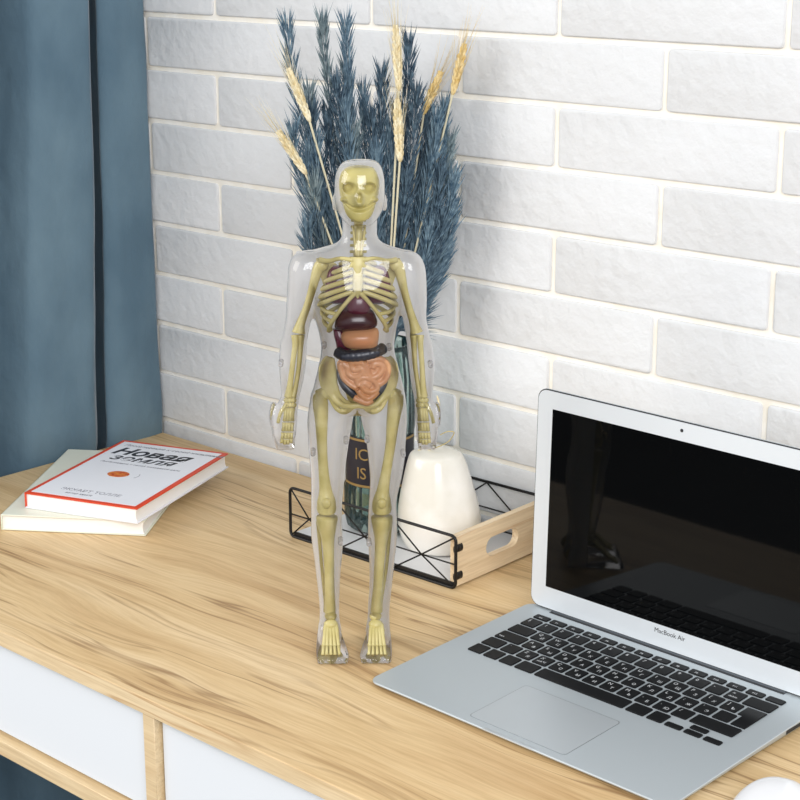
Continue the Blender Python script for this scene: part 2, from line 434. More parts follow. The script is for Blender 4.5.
bm = bmesh.new(); box(bm, -TW/2+.004, TW/2-.004, -TD/2+.003, TD/2-.003, .0006, .0042); obj('tray_base', bm, M['tray_base'], tray, smooth=False)
for y in (-TD/2+.0022, TD/2-.0022):
    bm = bmesh.new(); box(bm, -TW/2+.004, TW/2-.004, y-.0013, y+.0013, -.0004, .0052, .0004, 1)
    obj('base_rail', bm, M['black_wire'], tray, angle=40)
def end_panel(x):
    bm = bmesh.new()
    outer = [(-TD/2+.003, .0012), (TD/2-.003, .0012), (TD/2-.003, TH-.0015), (-TD/2+.003, TH-.0015)]
    # stadium hand hole
    hl, hr, hz = .017, .0105, .0285
    hole = [(hl+hr*math.cos(a), hz+hr*math.sin(a)) for a in [-PI/2+PI*i/10 for i in range(11)]] + [(-hl+hr*math.cos(a), hz+hr*math.sin(a)) for a in [PI/2+PI*i/10 for i in range(11)]]
    es = []
    for loop in (outer, hole):
        vs = [bm.verts.new((x, y, z)) for y, z in loop]
        for i in range(len(vs)): es.append(bm.edges.new((vs[i], vs[(i+1) % len(vs)])))
    bmesh.ops.triangle_fill(bm, use_beauty=True, edges=es)
    r = bmesh.ops.extrude_face_region(bm, geom=bm.faces[:])
    for v in r['geom']:
        if isinstance(v, bmesh.types.BMVert): v.co.x += .008
    p = obj('end_panel', bm, M['tray_wood'], tray, smooth=False)
    if x > 0:
        for y in (-TD/2, TD/2):
            for z in (.0125, .0425):
                b = bmesh.new(); s = 1 if y < 0 else -1
                tube(b, [(x+.0085, y-.0005*s, z), (x+.0085, y+.0105*s, z)], .0042, 12, flat=.5)
                obj('clip', b, M['black_wire'], p)
    return p
end_panel(TW/2-.0095)

# ------------------------------------------------------------------ pear
px_, py_ = .5695, -.0872
pear = thing('pear_ornament', 'ivory glazed pear ornament with a thin wire stem in the wire tray', 'ornament', (px_, py_, .0055))
bm = bmesh.new()
prof = smooth_path([(.012,0), (.034,.0006), (.0405,.006), (.0446,.020), (.0448,.034), (.0425,.050), (.0385,.068), (.0340,.086), (.0300,.099), (.0255,.1055), (.014,.1082), (.002,.1076)], 4)
n = 48; rings = []
for r, z in prof:
    lean = -.0055*z/.108
    rings.append([(lean*.72+(r*(1+.012*math.cos(7*a)+.008*math.cos(3*a+1)))*math.cos(a), lean*.69+(r*(1+.012*math.cos(7*a)))*math.sin(a), z) for a in [2*PI*i/n for i in range(n)]])
ring_skin(bm, rings); obj('body', bm, M['ceramic'], pear)
S = Stand(px_, py_, .0055)
bm = bmesh.new()
sp = [S(418,450), S(428,450), S(440,446), S(449,441), S(454,433.5), S(452,431.5), S(446,432), S(440,435)]
pts = smooth_path([(p.x*S.ex.x+p.y*S.ey.x, p.x*S.ex.y+p.y*S.ey.y, p.z) for p in sp], 5)
tube(bm, pts, .0005, 6); obj('wire_stem', bm, M['gold_wire'], pear)
bm = bmesh.new(); sp = [S(428,450), S(434,432), S(438.5,416), S(439.2,405), S(437,395.5)]
tube(bm, smooth_path([(p.x*S.ex.x+p.y*S.ey.x, p.x*S.ex.y+p.y*S.ey.y, p.z) for p in sp], 5), [.0006]+[.0011]*18+[.0009, .0003], 6)
obj('dry_leaf', bm, M['wheat'], pear)

# ------------------------------------------------------------------ glass vase
vx, vy = .4808, -.0886
VS = Stand(vx, vy, .0055)
vase = thing('glass_vase', 'ribbed teal glass jar with a dark gold-lettered label in the wire tray', 'vase', (vx, vy, .0055), VS.rot)
VH = .213
bm = bmesh.new()
n = 96; rings = []
outer = [(.024,.0), (.031,.001), (.0365,.006), (.0385,.016), (.039,.030), (.039,.052), (.0382,.056), (.0382,.114), (.039,.118), (.039,.150), (.038,.175), (.036,.195), (.0352,.206), (.0368,.210), (.0368,VH)]
inner = [(.0345,VH), (.0335,.206), (.034,.195), (.036,.175), (.0365,.118), (.0365,.03), (.034,.014), (.02,.009), (.002,.008)]
for r, z in outer+inner:
    fl = .0009 if (.004 < z < .054 or .12 < z < .2) else 0
    rings.append([((r+fl*math.cos(24*a))*math.cos(a), (r+fl*math.cos(24*a))*math.sin(a), z) for a in [2*PI*i/n for i in range(n)]])
ring_skin(bm, rings); obj('jar', bm, M['teal_glass'], vase)
bm = bmesh.new()
def arc_plate(r, z0, z1, a0, a1, m, name, parent, t=.0004, k=40):
    bm = bmesh.new(); A = [a0+(a1-a0)*i/k for i in range(k+1)]
    rings = [[(rr*math.cos(a), rr*math.sin(a), z) for rr, z in ((r,z0),(r+t,z0),(r+t,z1),(r,z1))] for a in A]
    ring_skin(bm, rings); return obj(name, bm, m, parent, smooth=False)
lb = arc_plate(.0383, .057, .113, -PI/2-1.25, -PI/2+1.25, M['label_dark'], 'label', vase)
arc_plate(.0388, .0575, .0600, -PI/2-1.25, -PI/2+1.25, M['label_gold'], 'label_border', lb)
arc_plate(.0388, .1095, .1120, -PI/2-1.25, -PI/2+1.25, M['label_gold'], 'label_border', lb)
bm = bmesh.new()
def wrap_text(body, size, z, bold=.0):
    t = bmesh.new(); text_bm(t, body, size, Matrix.Identity(4), align='CENTER', bold=bold, depth=.0001)
    for v in t.verts:
        a = -PI/2 + (v.co.x-.0215)/.0392; rr = .0389+v.co.z; zz = v.co.y+z
        v.co = (rr*math.cos(a), rr*math.sin(a), zz)
    me = bpy.data.meshes.new('t'); t.to_mesh(me); t.free(); bm.from_mesh(me); bpy.data.meshes.remove(me)
wrap_text('IC', .0185, .0885, 0); wrap_text('IS', .0185, .0670, 0)
obj('label_lettering', bm, M['label_gold'], lb, smooth=False)

# ------------------------------------------------------------------ dried grasses and wheat
def w2(p): return VS.o + VS.ex*p.x + VS.ey*p.y + Vector((0,0,p.z))
def spikelet(bm, p, d, L, w):
    s = d.cross(Vector((.3,.5,.8))).normalized(); u = s.cross(d)
    a = bm.verts.new(p); e = bm.verts.new(p+d*L); m = p+d*(L*.42)
    q = [bm.verts.new(m+s*w), bm.verts.new(m+u*w*.6), bm.verts.new(m-s*w), bm.verts.new(m-u*w*.6)]
    for i in range(4):
        j = (i+1) % 4
        bm.faces.new((a, q[j], q[i])); bm.faces.new((e, q[i], q[j]))
def grass(tip, base, label, bend=0, dyt=0., n=210, dense0=.1, L=.032, mi=0, group=None, spread=.50):
    rnd = random.Random(hash(tip) % 9999)
    b = VS(base, 352, rnd.uniform(-.012,.012)); t = VS(tip[0], tip[1], dyt)
    t = t - (t-b).normalized()*L*.55
    mid = (b+t)/2 + Vector((bend, 0, 0))
    foot = Vector((b.x*.35 + (b.x-t.x)*.12, b.y*.5, .012))
    # keep the foot inside the jar
    path = [Vector(p) for p in smooth_path([foot, b, (b*2+mid*2)/4+Vector((bend*.3,0,0)), mid+(t-b)*.02, (mid+t*2)/3+Vector((bend*.35,0,0)), t], 8)]
    root = thing('blue_grass_stalk', label, 'dried grass', w2(b), 0, group)
    loc = w2(b)
    W = [w2(p)-loc for p in path]
    bm = bmesh.new(); k = len(W); tube(bm, W, [.0011-.0008*i/k for i in range(k)], 5)
    obj('stem', bm, M['stem_blue'], root)
    bm = bmesh.new(); i0 = int(8 + (k-9)*dense0)
    n = int(n*2.1)
    for q in range(n):
        f = (q+rnd.random())/n
        x = i0 + (k-1.001-i0)*f; i = int(x); p = W[i].lerp(W[i+1], x-i)
        tg = (W[i+1]-W[i]).normalized(); a = rnd.uniform(0, 2*PI)
        s = tg.cross(Vector((0,1,.1))).normalized(); u = s.cross(tg)
        sp_ = spread*(1.0-.12*f)*rnd.uniform(.35,1.1)
        d = (tg + (s*math.cos(a)+u*math.sin(a))*sp_).normalized()
        spikelet(bm, p + (s*math.cos(a)+u*math.sin(a))*.0012, d, L*(1.1-.35*f)*rnd.uniform(.5,1.2), .0007+rnd.random()*.0007)
    obj('plume', bm, M['plume'][mi], root, smooth=False)
    return root
GG = 'blue dried grasses in the glass jar'
tall = [((283,12), 372, 'tall blue dried grass stalk reaching highest at the far left of the bunch', -.012, -.01, 0),
        ((320,8), 375, 'tall blue dried grass stalk, pointed tip second from the left', -.006, .01, 2),
        ((344,10), 378, 'broad blue dried grass stalk, third tall tip from the left', -.004, 0, 0),
        ((410,27), 388, 'thin dark blue grass stalk rising beside the tallest wheat ear', .003, .02, 1),
        ((382,60), 380, 'navy grass stalk in the middle of the bunch left of the tall wheat', 0, -.01, 1),
        ((288,116), 368, 'blue grass stalk leaning out left between the two left wheat ears', -.012, -.02, 0),
        ((448,92), 392, 'blue grass stalk ending below the rightmost wheat ear', .008, 0, 0),
        ((459,196), 392, 'low blue grass stalk fanning out right over the brick joint', .010, -.01, 0),
        ((301,212), 366, 'low blue grass stalk drooping left beside the model head', -.014, -.03, 0)]
for tip, bx, lab, bend, dyt, mi in tall: grass(tip, bx, lab, bend, dyt, mi=mi, n=230 if tip[1] < 80 else 170)
inner_l = [((305,78),-.014,.02,2), ((304,135),-.015,-.02,0), ((335,70),-.004,-.02,1), ((362,78),0,.015,0), ((352,120),-.004,-.015,2), ((318,150),-.012,.015,1),
           ((398,96),.002,.01,2), ((330,190),-.008,-.02,0), ((376,140),0,-.02,0), ((345,55),-.004,.02,2),
           ((308,98),-.012,0,1), ((312,128),-.012,-.025,0), ((324,100),-.008,0,1), ((344,92),-.004,-.02,0), ((371,100),0,-.01,1), ((390,112),.002,-.005,0), ((309,170),-.012,-.03,2), ((312,205),-.010,-.03,1)]
for tip, bend, dyt, mi in inner_l: grass(tip, 377 + (tip[0]-360)*.12, 'blue dried grass stalk packed in the dense middle of the bunch', bend, dyt, mi=mi, n=190, group=GG)
inner_r = [((418,78),.004,-.015,1), ((436,120),.006,.012,0), ((444,160),.008,-.02,1), ((425,150),.004,.02,2), ((452,235),.010,.012,0), ((408,160),.002,-.02,1), ((434,215),.008,-.02,0),
           ((453,128),.008,.0,2), ((440,104),.005,-.02,0), ((458,165),.010,-.02,0), ((429,98),.003,.015,1), ((446,205),.010,-.025,1)]
for tip, bend, dyt, mi in inner_r: grass(tip, 384 + (tip[0]-400)*.12, 'blue dried grass stalk in the bunch right of the model head', bend, dyt, mi=mi, n=180, group='blue dried grasses at the right of the bunch')

def wheat(tip, foot, base, label, dy, gold=False, awn=.045, thick=1.0):
    """tip/foot: ends of the ear in the photo"""
    rnd = random.Random(hash(tip) % 999)
    t = VS(tip[0], tip[1], dy); f = VS(foot[0], foot[1], dy*.9); b = VS(base, 345, dy*.3-.012)
    ft = Vector((b.x*.3, b.y*.5, .012))
    path = [Vector(p) for p in smooth_path([ft, b, (b*2+f)/3, (b+f*2)/3, f], 8)]
    loc = w2(b); root = thing('wheat_stalk', label, 'wheat', loc, 0)
    m = M['wheat_gold'] if gold else M['wheat']
    bm = bmesh.new(); tube(bm, [w2(p)-loc for p in path], .0012, 6); obj('stem', bm, M['stem'], root)
    A, B = w2(f)-loc, w2(t)-loc; ax = (B-A).normalized(); Le = (B-A).length
    s = ax.cross(Vector((.1,1,.2))).normalized(); u = s.cross(ax)
    bm = bmesh.new(); bw_ = bmesh.new()
    N = int(Le/.0036)
    for i in range(N):
        fr = i/(N-1); c = A + ax*(Le*(.02+.9*fr))
        wd = (.0052*math.sin(PI*(.12+.80*fr))**.7)*thick
        for k in range(4):
            a = PI/2*k + (i % 2)*PI/4 + rnd.uniform(-.2,.2)
            o_ = s*math.cos(a) + u*math.sin(a)
            d = (ax + o_*.28).normalized()
            rot = d.to_track_quat('Z', 'Y').to_matrix()
            ellipsoid(bm, c+o_*wd*.55, (.0019*thick, .0019*thick, .0052), 6, 4, rot)
            if k % 2 == 0:
                dd = (ax + o_*rnd.uniform(.05,.28)).normalized(); q = c + o_*wd + d*.004
                ln = awn*rnd.uniform(.7,1.15)
                tube(bw_, [q, q+dd*ln*.5, q+dd*ln+o_*.001], [.00026,.00018,.00005], 3)
    obj('ear', bm, m, root); obj('awns', bw_, m, root)
wheat((395.5,24), (399,88), 386, 'tall pale wheat ear at the top of the bunch, above another ear', -.03)
wheat((397,98), (400,159), 387, 'thick pale wheat ear hanging directly below the tallest ear', -.035, thick=1.1)
wheat((288,68), (309,119), 374, 'pale wheat ear at the upper left of the bunch, stem behind the model head', -.035)
wheat((278,131), (305,172), 370, 'pale lowest wheat ear at the far left of the bunch', -.035)
wheat((464.5,44), (453,92), 393, 'golden wheat ear furthest right in the bunch', -.01, True)
wheat((441,72), (424,112), 390, 'short golden wheat ear half hidden left of the rightmost ear', .0, True)

# ------------------------------------------------------------------ laptop
lx, ly, la = .75422, -.15972, -.0257
LW, LD = .325, .2275
def ztop(v): return .0128 - .0073*v/.227
laptop = thing('laptop', 'open silver laptop with a black screen and black keyboard', 'laptop', (lx, ly, 0), la)
bm = bmesh.new()
def lvl(inset, zf):
    return [(LW/2-.0012+x*1.008, -LD/2+y, zf(-(-LD/2+y))) for x, y in rrect(LW-2*inset, LD-2*inset, max(.011-inset, .004), 8)]
rings = [lvl(.010, lambda v: .0012), lvl(.004, lambda v: .0018), lvl(.0006, lambda v: max(.0034, ztop(v)-.0055)), lvl(0, lambda v: max(.0042, ztop(v)-.0045)), lvl(0, lambda v: ztop(v)-.0006), lvl(.0006, ztop)]
# thumb scoop in the front lip
for ri in (3, 4, 5):
    rings[ri] = [p for p in rings[ri]]
ring_skin(bm, rings); base = obj('base', bm, M['aluminium'], laptop, angle=35)
for x in (.02, LW-.02):
    for v in (.02, .207):
        bm = bmesh.new(); tube(bm, [(x, -v, 0), (x, -v, .0016)], .005, 16); obj('rubber_foot', bm, M['rubber'], base, angle=40)
bm = bmesh.new(); box(bm, .1345, .1885, -LD-.0006, -LD+.0035, .0040, ztop(LD)+.00012, .0006, 2); obj('thumb_scoop', bm, M['pad'], base, angle=40)
bm = bmesh.new(); box(bm, LW-.0012, LW+.0004, -.062, -.018, .0062, .0098, .0003, 1); obj('side_port', bm, M['rubber'], base, angle=40)
# touchpad
def plate(name, u0, u1, v0, v1, dz, m, parent, r=.004):
    bm = bmesh.new(); o = rrect(u1-u0, v1-v0, r, 4, (u0+u1)/2, -(v0+v1)/2)
    ring_skin(bm, [[(x, y, ztop(-y)-.001) for x, y in o], [(x, y, ztop(-y)+dz) for x, y in o]]); return obj(name, bm, m, parent, smooth=False)
g = plate('touchpad', LW/2-.0525, LW/2+.0525, .142, .2185, .00012, M['pad_line'], base)
plate('touchpad_surface', LW/2-.0519, LW/2+.0519, .1426, .2179, .0002, M['pad'], g)
# keys
KU0, KW = .0226, .2765; PU = KW/14.45
tilt = math.atan(.0073/.227); meshes = {}
KEYS = []
def key(u, v, w, h, name='key', shape=None):
    kk = (round(w, 5), round(h, 5), shape)
    if kk not in meshes:
        bm = bmesh.new()
        if shape == 'enter':
            o = [(-w/2, h/2), (-w/2, h/2-.0160), (-w/2+.0052, h/2-.0160), (-w/2+.0052, -h/2), (w/2, -h/2), (w/2, h/2)]
            ring_skin(bm, [[(x, y, -.0008) for x, y in o], [(x, y, .0009) for x, y in o], [(x*.96, y*.97, .0012) for x, y in o]])
        else:
            ring_skin(bm, [[(x, y, z) for x, y in rrect(w-2*i, h-2*i, .0014, 3)] for i, z in ((0,-.0008), (0,.0008), (.0004,.0012))])
        o = obj(name, bm, M['key'], base, angle=35); meshes[kk] = o
    else:
        o = meshes[kk].copy(); link(o, base)
    o.location = (u+w/2, -(v+h/2), ztop(v+h/2)); o.rotation_euler = (tilt, 0, 0)
    KEYS.append((u, v, w, h)); return o
G = .0030
x = KU0; fw = (KW+G)/14 - G
for i in range(14): key(x, .0195, fw, .0085); x += fw+G
rowv = [.0312, .0500, .0688, .0876, .1064]; rh = .0160
def row(v, widths, start=KU0):
    x = start
    for w in widths: key(x, v, w*PU-G, rh); x += w*PU
    return x
LEG = []
def legends(chars, start_u, v):
    for i, c in enumerate(chars): LEG.append((c, start_u+i*PU, v))
x = row(rowv[0], [1]*13+[1.45+G/PU]); legends('§1234567890-=', KU0, rowv[0])
x = row(rowv[1], [1.45]+[1]*12); legends('QWERTYUIOP[]', KU0+1.45*PU, rowv[1]); xe = x
row(rowv[2], [1.72]+[1]*12); legends("ASDFGHJKL;'", KU0+1.72*PU, rowv[2])
key(xe, rowv[1], KU0+KW-xe, rh*2+.0028, shape='enter')
row(rowv[3], [1.2]+[1]*11+[2.25+G/PU]); legends('`ZXCVBNM,./', KU0+1.2*PU, rowv[3])
x = row(rowv[4], [.98, .98, .98, 1.22, 5.28, 1.15, .97])
aw = (KU0+KW-x+G)/3
hh = .0068
key(x, rowv[4]+rh-hh, aw-G, hh); key(x+aw, rowv[4], aw-G, hh); key(x+aw, rowv[4]+rh-hh, aw-G, hh); key(x+2*aw, rowv[4]+rh-hh, aw-G, hh)
cyr = dict(zip("QWERTYUIOP[]ASDFGHJKL;'ZXCVBNM,.", "ЙЦУКЕНГШЩЗХЪФЫВАПРОЛДЖЭЯЧСМИТЬБЮ"))
bm = bmesh.new()
for c, u, v in LEG:
    for ch, du, dv, s in ((c, .003, .0068, .0056), (cyr.get(c, ''), .0092, .0128, .0052)):
        if ch: text_bm(bm, ch, s, Matrix.Translation((u+du, -(v+dv), ztop(v+dv)+.00124)) @ Matrix.Rotation(tilt, 4, 'X'), depth=.00004)
for (u, v, w, h), s in [(KEYS[i], t) for i, t in ((26,'delete'), (41,'caps'), (58,'shift'), (54,''),)]:
    if s: text_bm(bm, s, .0036, Matrix.Translation((u+.003, -(v+.0125), ztop(v+.0125)+.00124)) @ Matrix.Rotation(tilt, 4, 'X'), depth=.00004)
for k in range(14):
    u, v, w, h = KEYS[k]; s = 'esc' if k == 0 else ('' if k == 13 else 'F%d' % k)
    if s: text_bm(bm, s, .0034, Matrix.Translation((u+.0058, -(v+.0068), ztop(v+.0068)+.00124)) @ Matrix.Rotation(tilt, 4, 'X'), depth=.00004)
obj('key_legends', bm, M['legend'], base, smooth=False)
# hinge
bm = bmesh.new(); tube(bm, [(.0275, -.0025, .0112), (.289, -.0025, .0112)], .0038, 16); obj('hinge', bm, M['hinge'], laptop, angle=40)
bm = bmesh.new(); box(bm, .0275, .289, -.0088, -.0040, ztop(0)-.002, ztop(0)+.0001); obj('hinge_slot', bm, M['rubber'], base, smooth=False)
# lid
LT = .2188
lid_an = 1.548 - PI/2
def lidM(): return Matrix.Translation((0, -.004, .0135)) @ Matrix.Rotation(-(PI/2-1.548), 4, 'X')
def lid_outline(inset, y):
    o = rrect(LW-2*inset, LT-2*inset, .0105-inset*.6, 8, LW/2, LT/2)
    return [(x, y, z) for x, z in o]
LM = lidM()
bm = bmesh.new(); ring_skin(bm, [lid_outline(0, .0006), lid_outline(0, .0032), lid_outline(.002, .0046)]); bm.transform(LM)
lid = obj('lid', bm, M['aluminium'], laptop, angle=35)
bm = bmesh.new(); ring_skin(bm, [lid_outline(-.0001, .0001), lid_outline(-.0001, .0009)]); bm.transform(LM); obj('gasket', bm, M['rubber'], lid, angle=35)
bm = bmesh.new(); ring_skin(bm, [lid_outline(.0009, -.0006), lid_outline(.0009, .0004)]); bm.transform(LM); bez = obj('bezel', bm, M['bezel'], lid, angle=35)
sw0, sw1, st0, st1 = .0186, LW-.0186, .0228, .2008
bm = bmesh.new(); box(bm, sw0, sw1, -.0008, -.0002, st0, st1); bm.transform(LM); obj('screen', bm, M['screen'], lid, smooth=False)
bm = bmesh.new(); tube(bm, [(LW/2+.0025, -.0009, .2105), (LW/2+.0025, -.0004, .2105)], .0016, 16); bm.transform(LM); obj('webcam', bm, M['rubber'], lid, angle=40)
bm = bmesh.new(); text_bm(bm, 'MacBook Air', .0064, LM @ Matrix.Translation((LW/2+.0025, -.0007, .0145)) @ Matrix.Rotation(PI/2, 4, 'X'), align='CENTER', depth=.00005)
obj('bezel_lettering', bm, M['rubber'], lid, smooth=False)

# ------------------------------------------------------------------ mouse
mo = thing('computer_mouse', 'white computer mouse at the right front beside the laptop', 'mouse', (1.137, -.359, 0), .25)
bm = bmesh.new()
nu, nv = 40, 14; rings = []
for j in range(nv+1):
    f = j/nv
    zz = .0045 + .0175*math.sin(f*PI/2); k = max(math.cos(f*PI/2), .001)**.55
    rings.append([(.0295*k*math.copysign(abs(math.cos(a))**.85, math.cos(a)), .0565*k*math.copysign(abs(math.sin(a))**.9, math.sin(a)), zz) for a in [2*PI*i/nu for i in range(nu)]])
ring_skin(bm, rings); obj('shell', bm, M['mouse'], mo)
bm = bmesh.new(); ring_skin(bm, [[(.0295*k*math.cos(a), .0565*k*math.sin(a), z) for a in [2*PI*i/nu for i in range(nu)]] for k, z in ((.82, 0), (.9, .0012), (.985, .0046))])
obj('foot_plate', bm, M['aluminium'], mo, angle=40)

# ------------------------------------------------------------------ anatomy model
F = Stand(.6797, -.3376, 0.0)
fig = thing('anatomy_model', 'clear plastic human anatomy model with skeleton and organs standing on the desk', 'anatomy model', (F.o.x, F.o.y, 0), F.rot)

def loft(bm, secs, n=28, sq=1.0):
    """secs: (py, x_left, x_right, half_depth, dy)"""
    rings = []
    for py, xl, xr, b, dy in secs:
        A, B = F(xl, py, dy), F(xr, py, dy); c = (A+B)/2; a = (B.x-A.x)/2
        rings.append([(c.x+a*math.copysign(abs(math.cos(t))**sq, math.cos(t)), dy+b*math.copysign(abs(math.sin(t))**sq, math.sin(t)), c.z) for t in [2*PI*i/n for i in range(n)]])
    ring_skin(bm, rings)
def dense(secs, k=4): return smooth_path(secs, k)

bm = bmesh.new()
# head
loft(bm, dense([(160,351,371,.008,0), (162.5,343,378,.016,0), (168,338,382,.021,0), (178,335,384.5,.024,0), (190,334.5,385,.025,0), (202,335,384.5,.0245,-.001), (212,338,381.5,.022,-.003), (219,343,377,.018,-.006), (225,349,371,.012,-.009)]), sq=.9)
for sx, px in ((-1,334.5), (1,384.8)):
    e = F(px, 203, .003); ellipsoid(bm, e, (.0022,.005,.008), 10, 8)
no = F(360, 199, -.025); ellipsoid(bm, no, (.004,.005,.007), 10, 8)
# neck and torso
loft(bm, dense([(212,341,378,.014,.003), (228,342.5,377,.014,.003), (238,341,378,.0145,.003), (244,335,384,.016,.003), (248,322,395,.017,.003), (253,306,410,.019,.002), (262,300,416,.021,.001), (280,305,409,.0245,-.001),
                (300,311,403,.026,-.002), (318,315,399,.0255,-.002), (335,319.5,395,.0235,-.002), (350,321,394.5,.022,-.001), (365,318.5,398,.022,-.001), (380,315,402,.023,-.001), (395,311.5,405,.0235,0), (405,311,405.5,.022,0), (411,314,402,.018,0)]), n=36, sq=.82)
# legs
loft(bm, dense([(392,311,352,.017,0), (405,309,355,.021,0), (420,307.3,353,.0225,0), (440,308,349.5,.0225,.001), (460,309.5,346.5,.0215,.001), (480,311,344.5,.020,.001), (500,311,342.5,.0185,0), (520,311,342,.0175,0),
                (540,311.5,343,.0175,.003), (557,314,342,.018,.004), (582,317,340,.016,.004), (605,319.5,339.3,.0125,.004), (618,319.5,339.5,.012,.004), (632,318.5,342,.013,.002)]))
loft(bm, dense([(392,362,405,.017,0), (405,359,406.5,.021,0), (420,361.5,407.2,.0225,0), (440,366,406,.0225,.001), (460,368.5,404.5,.0215,.001), (480,370,401,.020,.001), (500,369,396.5,.0185,0), (520,368,397,.0175,0),
                (540,368,397,.0175,.003), (557,369,395,.018,.004), (582,369.5,392.5,.016,.004), (605,368,389.8,.0125,.004), (618,367.5,389.5,.012,.004), (632,365,390.5,.013,.002)]))
# arms
def slant(secs): loft(bm, dense(secs), n=22)
slant([(251,303,318,.008,.001), (256,293,322,.014,.001), (266,288.5,322,.0175,.001), (280,287.5,320,.018,.001), (300,286.5,317,.0165,.001), (318,285.5,312,.0150,.002), (335,282.5,308,.0135,.002), (345,280,307,.0130,.002), (362,279,306,.0130,.001),
       (380,280,303.5,.012,0), (396,281,299.5,.0105,-.001), (404,277,298.5,.010,-.002), (414,272.5,297.5,.0105,-.003), (430,271.5,296.5,.011,-.004), (441,273.5,294.5,.0105,-.005), (447.5,277,291,.006,-.005)])
slant([(251,398,411,.008,.001), (256,394,420,.014,.001), (266,394,425,.0175,.001), (280,396,426.5,.018,.001), (300,399,427,.0165,.001), (318,402.5,426.5,.0150,.002), (335,405.5,430,.0135,.002), (345,407,432.5,.0130,.002), (362,408.5,435,.0130,.001),
       (380,410.5,434,.012,0), (396,413.5,432.5,.0105,-.001), (404,414.5,434.5,.010,-.002), (414,415,439,.0105,-.003), (430,416,438.5,.011,-.004), (441,417,437,.0105,-.005), (447.5,421,433,.006,-.005)])
# thumbs
for x0, x1 in ((276,273.5), (434.5,437)):
    tube(bm, smooth_path([F(x0,403,-.008), F(x1,414,-.012), F(x1+(1 if x1 < 300 else -1),427,-.013)], 4), [.0045]*4+[.0042]*4+[.003], 10)
# finger ridges
for xs in ((279,283.5,288,292), (421,425,429.5,433.5)):
    for x in xs: tube(bm, smooth_path([F(x,424,-.008), F(x,436,-.012), F(x,445,-.009), F(x,447.5,-.004)], 3), [.003]*9+[.002], 8)
# feet: along the floor from heel to toes
for side, ank, toe0, toe1 in ((-1, 329.5, 316, 349.5), (1, 378.5, 359.5, 392.5)):
    c0 = F(ank, 640, 0).x; t0 = F(toe0, 655, -.030).x; t1 = F(toe1, 655, -.030).x
    rows = [(.020, c0-.006, c0+.006, .010), (.017, c0-.0095, c0+.0095, .020), (.008, c0-.0105, c0+.0105, .030), (-.004, c0-.0115, c0+.0115, .026), (-.016, (c0-.0125+t0)/2, (c0+.0125+t1)/2, .0165), (-.027, t0, t1, .0095), (-.0345, t0+.001, t1-.001, .0075), (-.037, t0+.004, t1-.004, .005)]
    rings = []
    for y, a, b, h in dense(rows, 3):
        cx, hw = (a+b)/2, (b-a)/2
        rings.append([(cx+hw*math.copysign(abs(math.cos(t))**.7, math.cos(t)), y, max(h/2+h/2*math.copysign(abs(math.sin(t))**.7, math.sin(t)), 0)) for t in [2*PI*i/20 for i in range(20)]])
    ring_skin(bm, rings)
    for k in range(5):
        xx = t0 + (t1-t0)*(.12+.19*k); ellipsoid(bm, (xx, -.0365, .0042), (.0026 if 0 < k < 4 else .003, .004, .0042), 10, 8)
body = remeshed(bm, .0016, 5)
for v in body.verts: v.co.z = max(v.co.z, .0003)
# the two snapped halves
def half(front):
    b = body.copy()
    dele = [f for f in b.faces if (f.calc_center_median().y < .0012) != front]
    bmesh.ops.delete(b, geom=dele, context='FACES')
    return b
hf, hb = half(True), half(False); body.free()
obj('front_shell', hf, M['shell_front'], fig); obj('back_shell', hb, M['shell_back'], fig)
for x, y in ((324,345), (389,347), (281,363), (430.5,364), (346,440), (367,439), (340.5,541), (369,542), (313,452), (403,453)):
    bm = bmesh.new(); p = F(x, y, 0)
    ring_skin(bm, [[(p.x+r*math.cos(2*PI*i/16), yy, p.z+r*math.sin(2*PI*i/16)) for i in range(16)] for r, yy in ((.0024,.006), (.0024,-.006), (.0018,-.0068), (.0012,-.0064))])
    obj('pin', bm, M['pin'], fig)

# --- skull
bm = bmesh.new()
loft(bm, dense([(166,352,366,.006,0), (168,346,373,.012,0), (173,341,377,.017,0), (182,338.8,379.5,.0195,0), (192,339.5,378.8,.0195,0), (199,341,377.5,.0190,-.001), (205,343,375.5,.0165,-.0035), (211,344.8,373.8,.0140,-.006), (216,347.5,371.2,.0110,-.009), (219,350.5,368,.008,-.0115), (221,355,363.5,.004,-.013)]), sq=.92)
for x in (345.5, 373): ellipsoid(bm, F(x,199.5,-.0125), (.0050,.005,.0030), 12, 8)
ellipsoid(bm, F(359.3,219,-.0155), (.006,.004,.0028), 12, 8)
sk = remeshed(bm, .0009, 2)
soc = [(F(349.6,188.6,-.018), .0049, .0040, .0115), (F(369,188.6,-.018), .0049, .0040, .0115), (F(359.4,197.5,-.0185), .0021, .0036, .0060)]
mc = F(359.4, 209.5, -.017)
for v in sk.verts:
    if v.co.y < -.004:
        p = 0
        for c, rx, rz, dep in soc:
            q = ((v.co.x-c.x)/rx)**2 + ((v.co.z-c.z)/rz)**2
            p += dep*math.exp(-q*q)
        u = (v.co.x-mc.x)/.0125
        if abs(u) < 1.25:                                   # grinning mouth, corners drawn up
            zc = mc.z + .0052*u*u
            p += .0048*math.exp(-((v.co.z-zc)/.0017)**4)*max(0, 1-(u/1.2)**4)
        v.co.y += min(p, .012)
skull = obj('skull', sk, M['skull'], fig)
for rowz, sgn in ((.0017, 1), (-.0017, -1)):
    for k in range(8):
        f = (k-3.5)/3.5; c = mc + Vector((f*.0078, .0028+.0040*f*f, rowz+.0020*f*f))
        bm = bmesh.new(); box(bm, c.x-.0010, c.x+.0010, c.y-.0012, c.y+.0012, c.z-.0013, c.z+.0013, .0004, 1)
        obj('tooth', bm, M['teeth'], skull, angle=40)

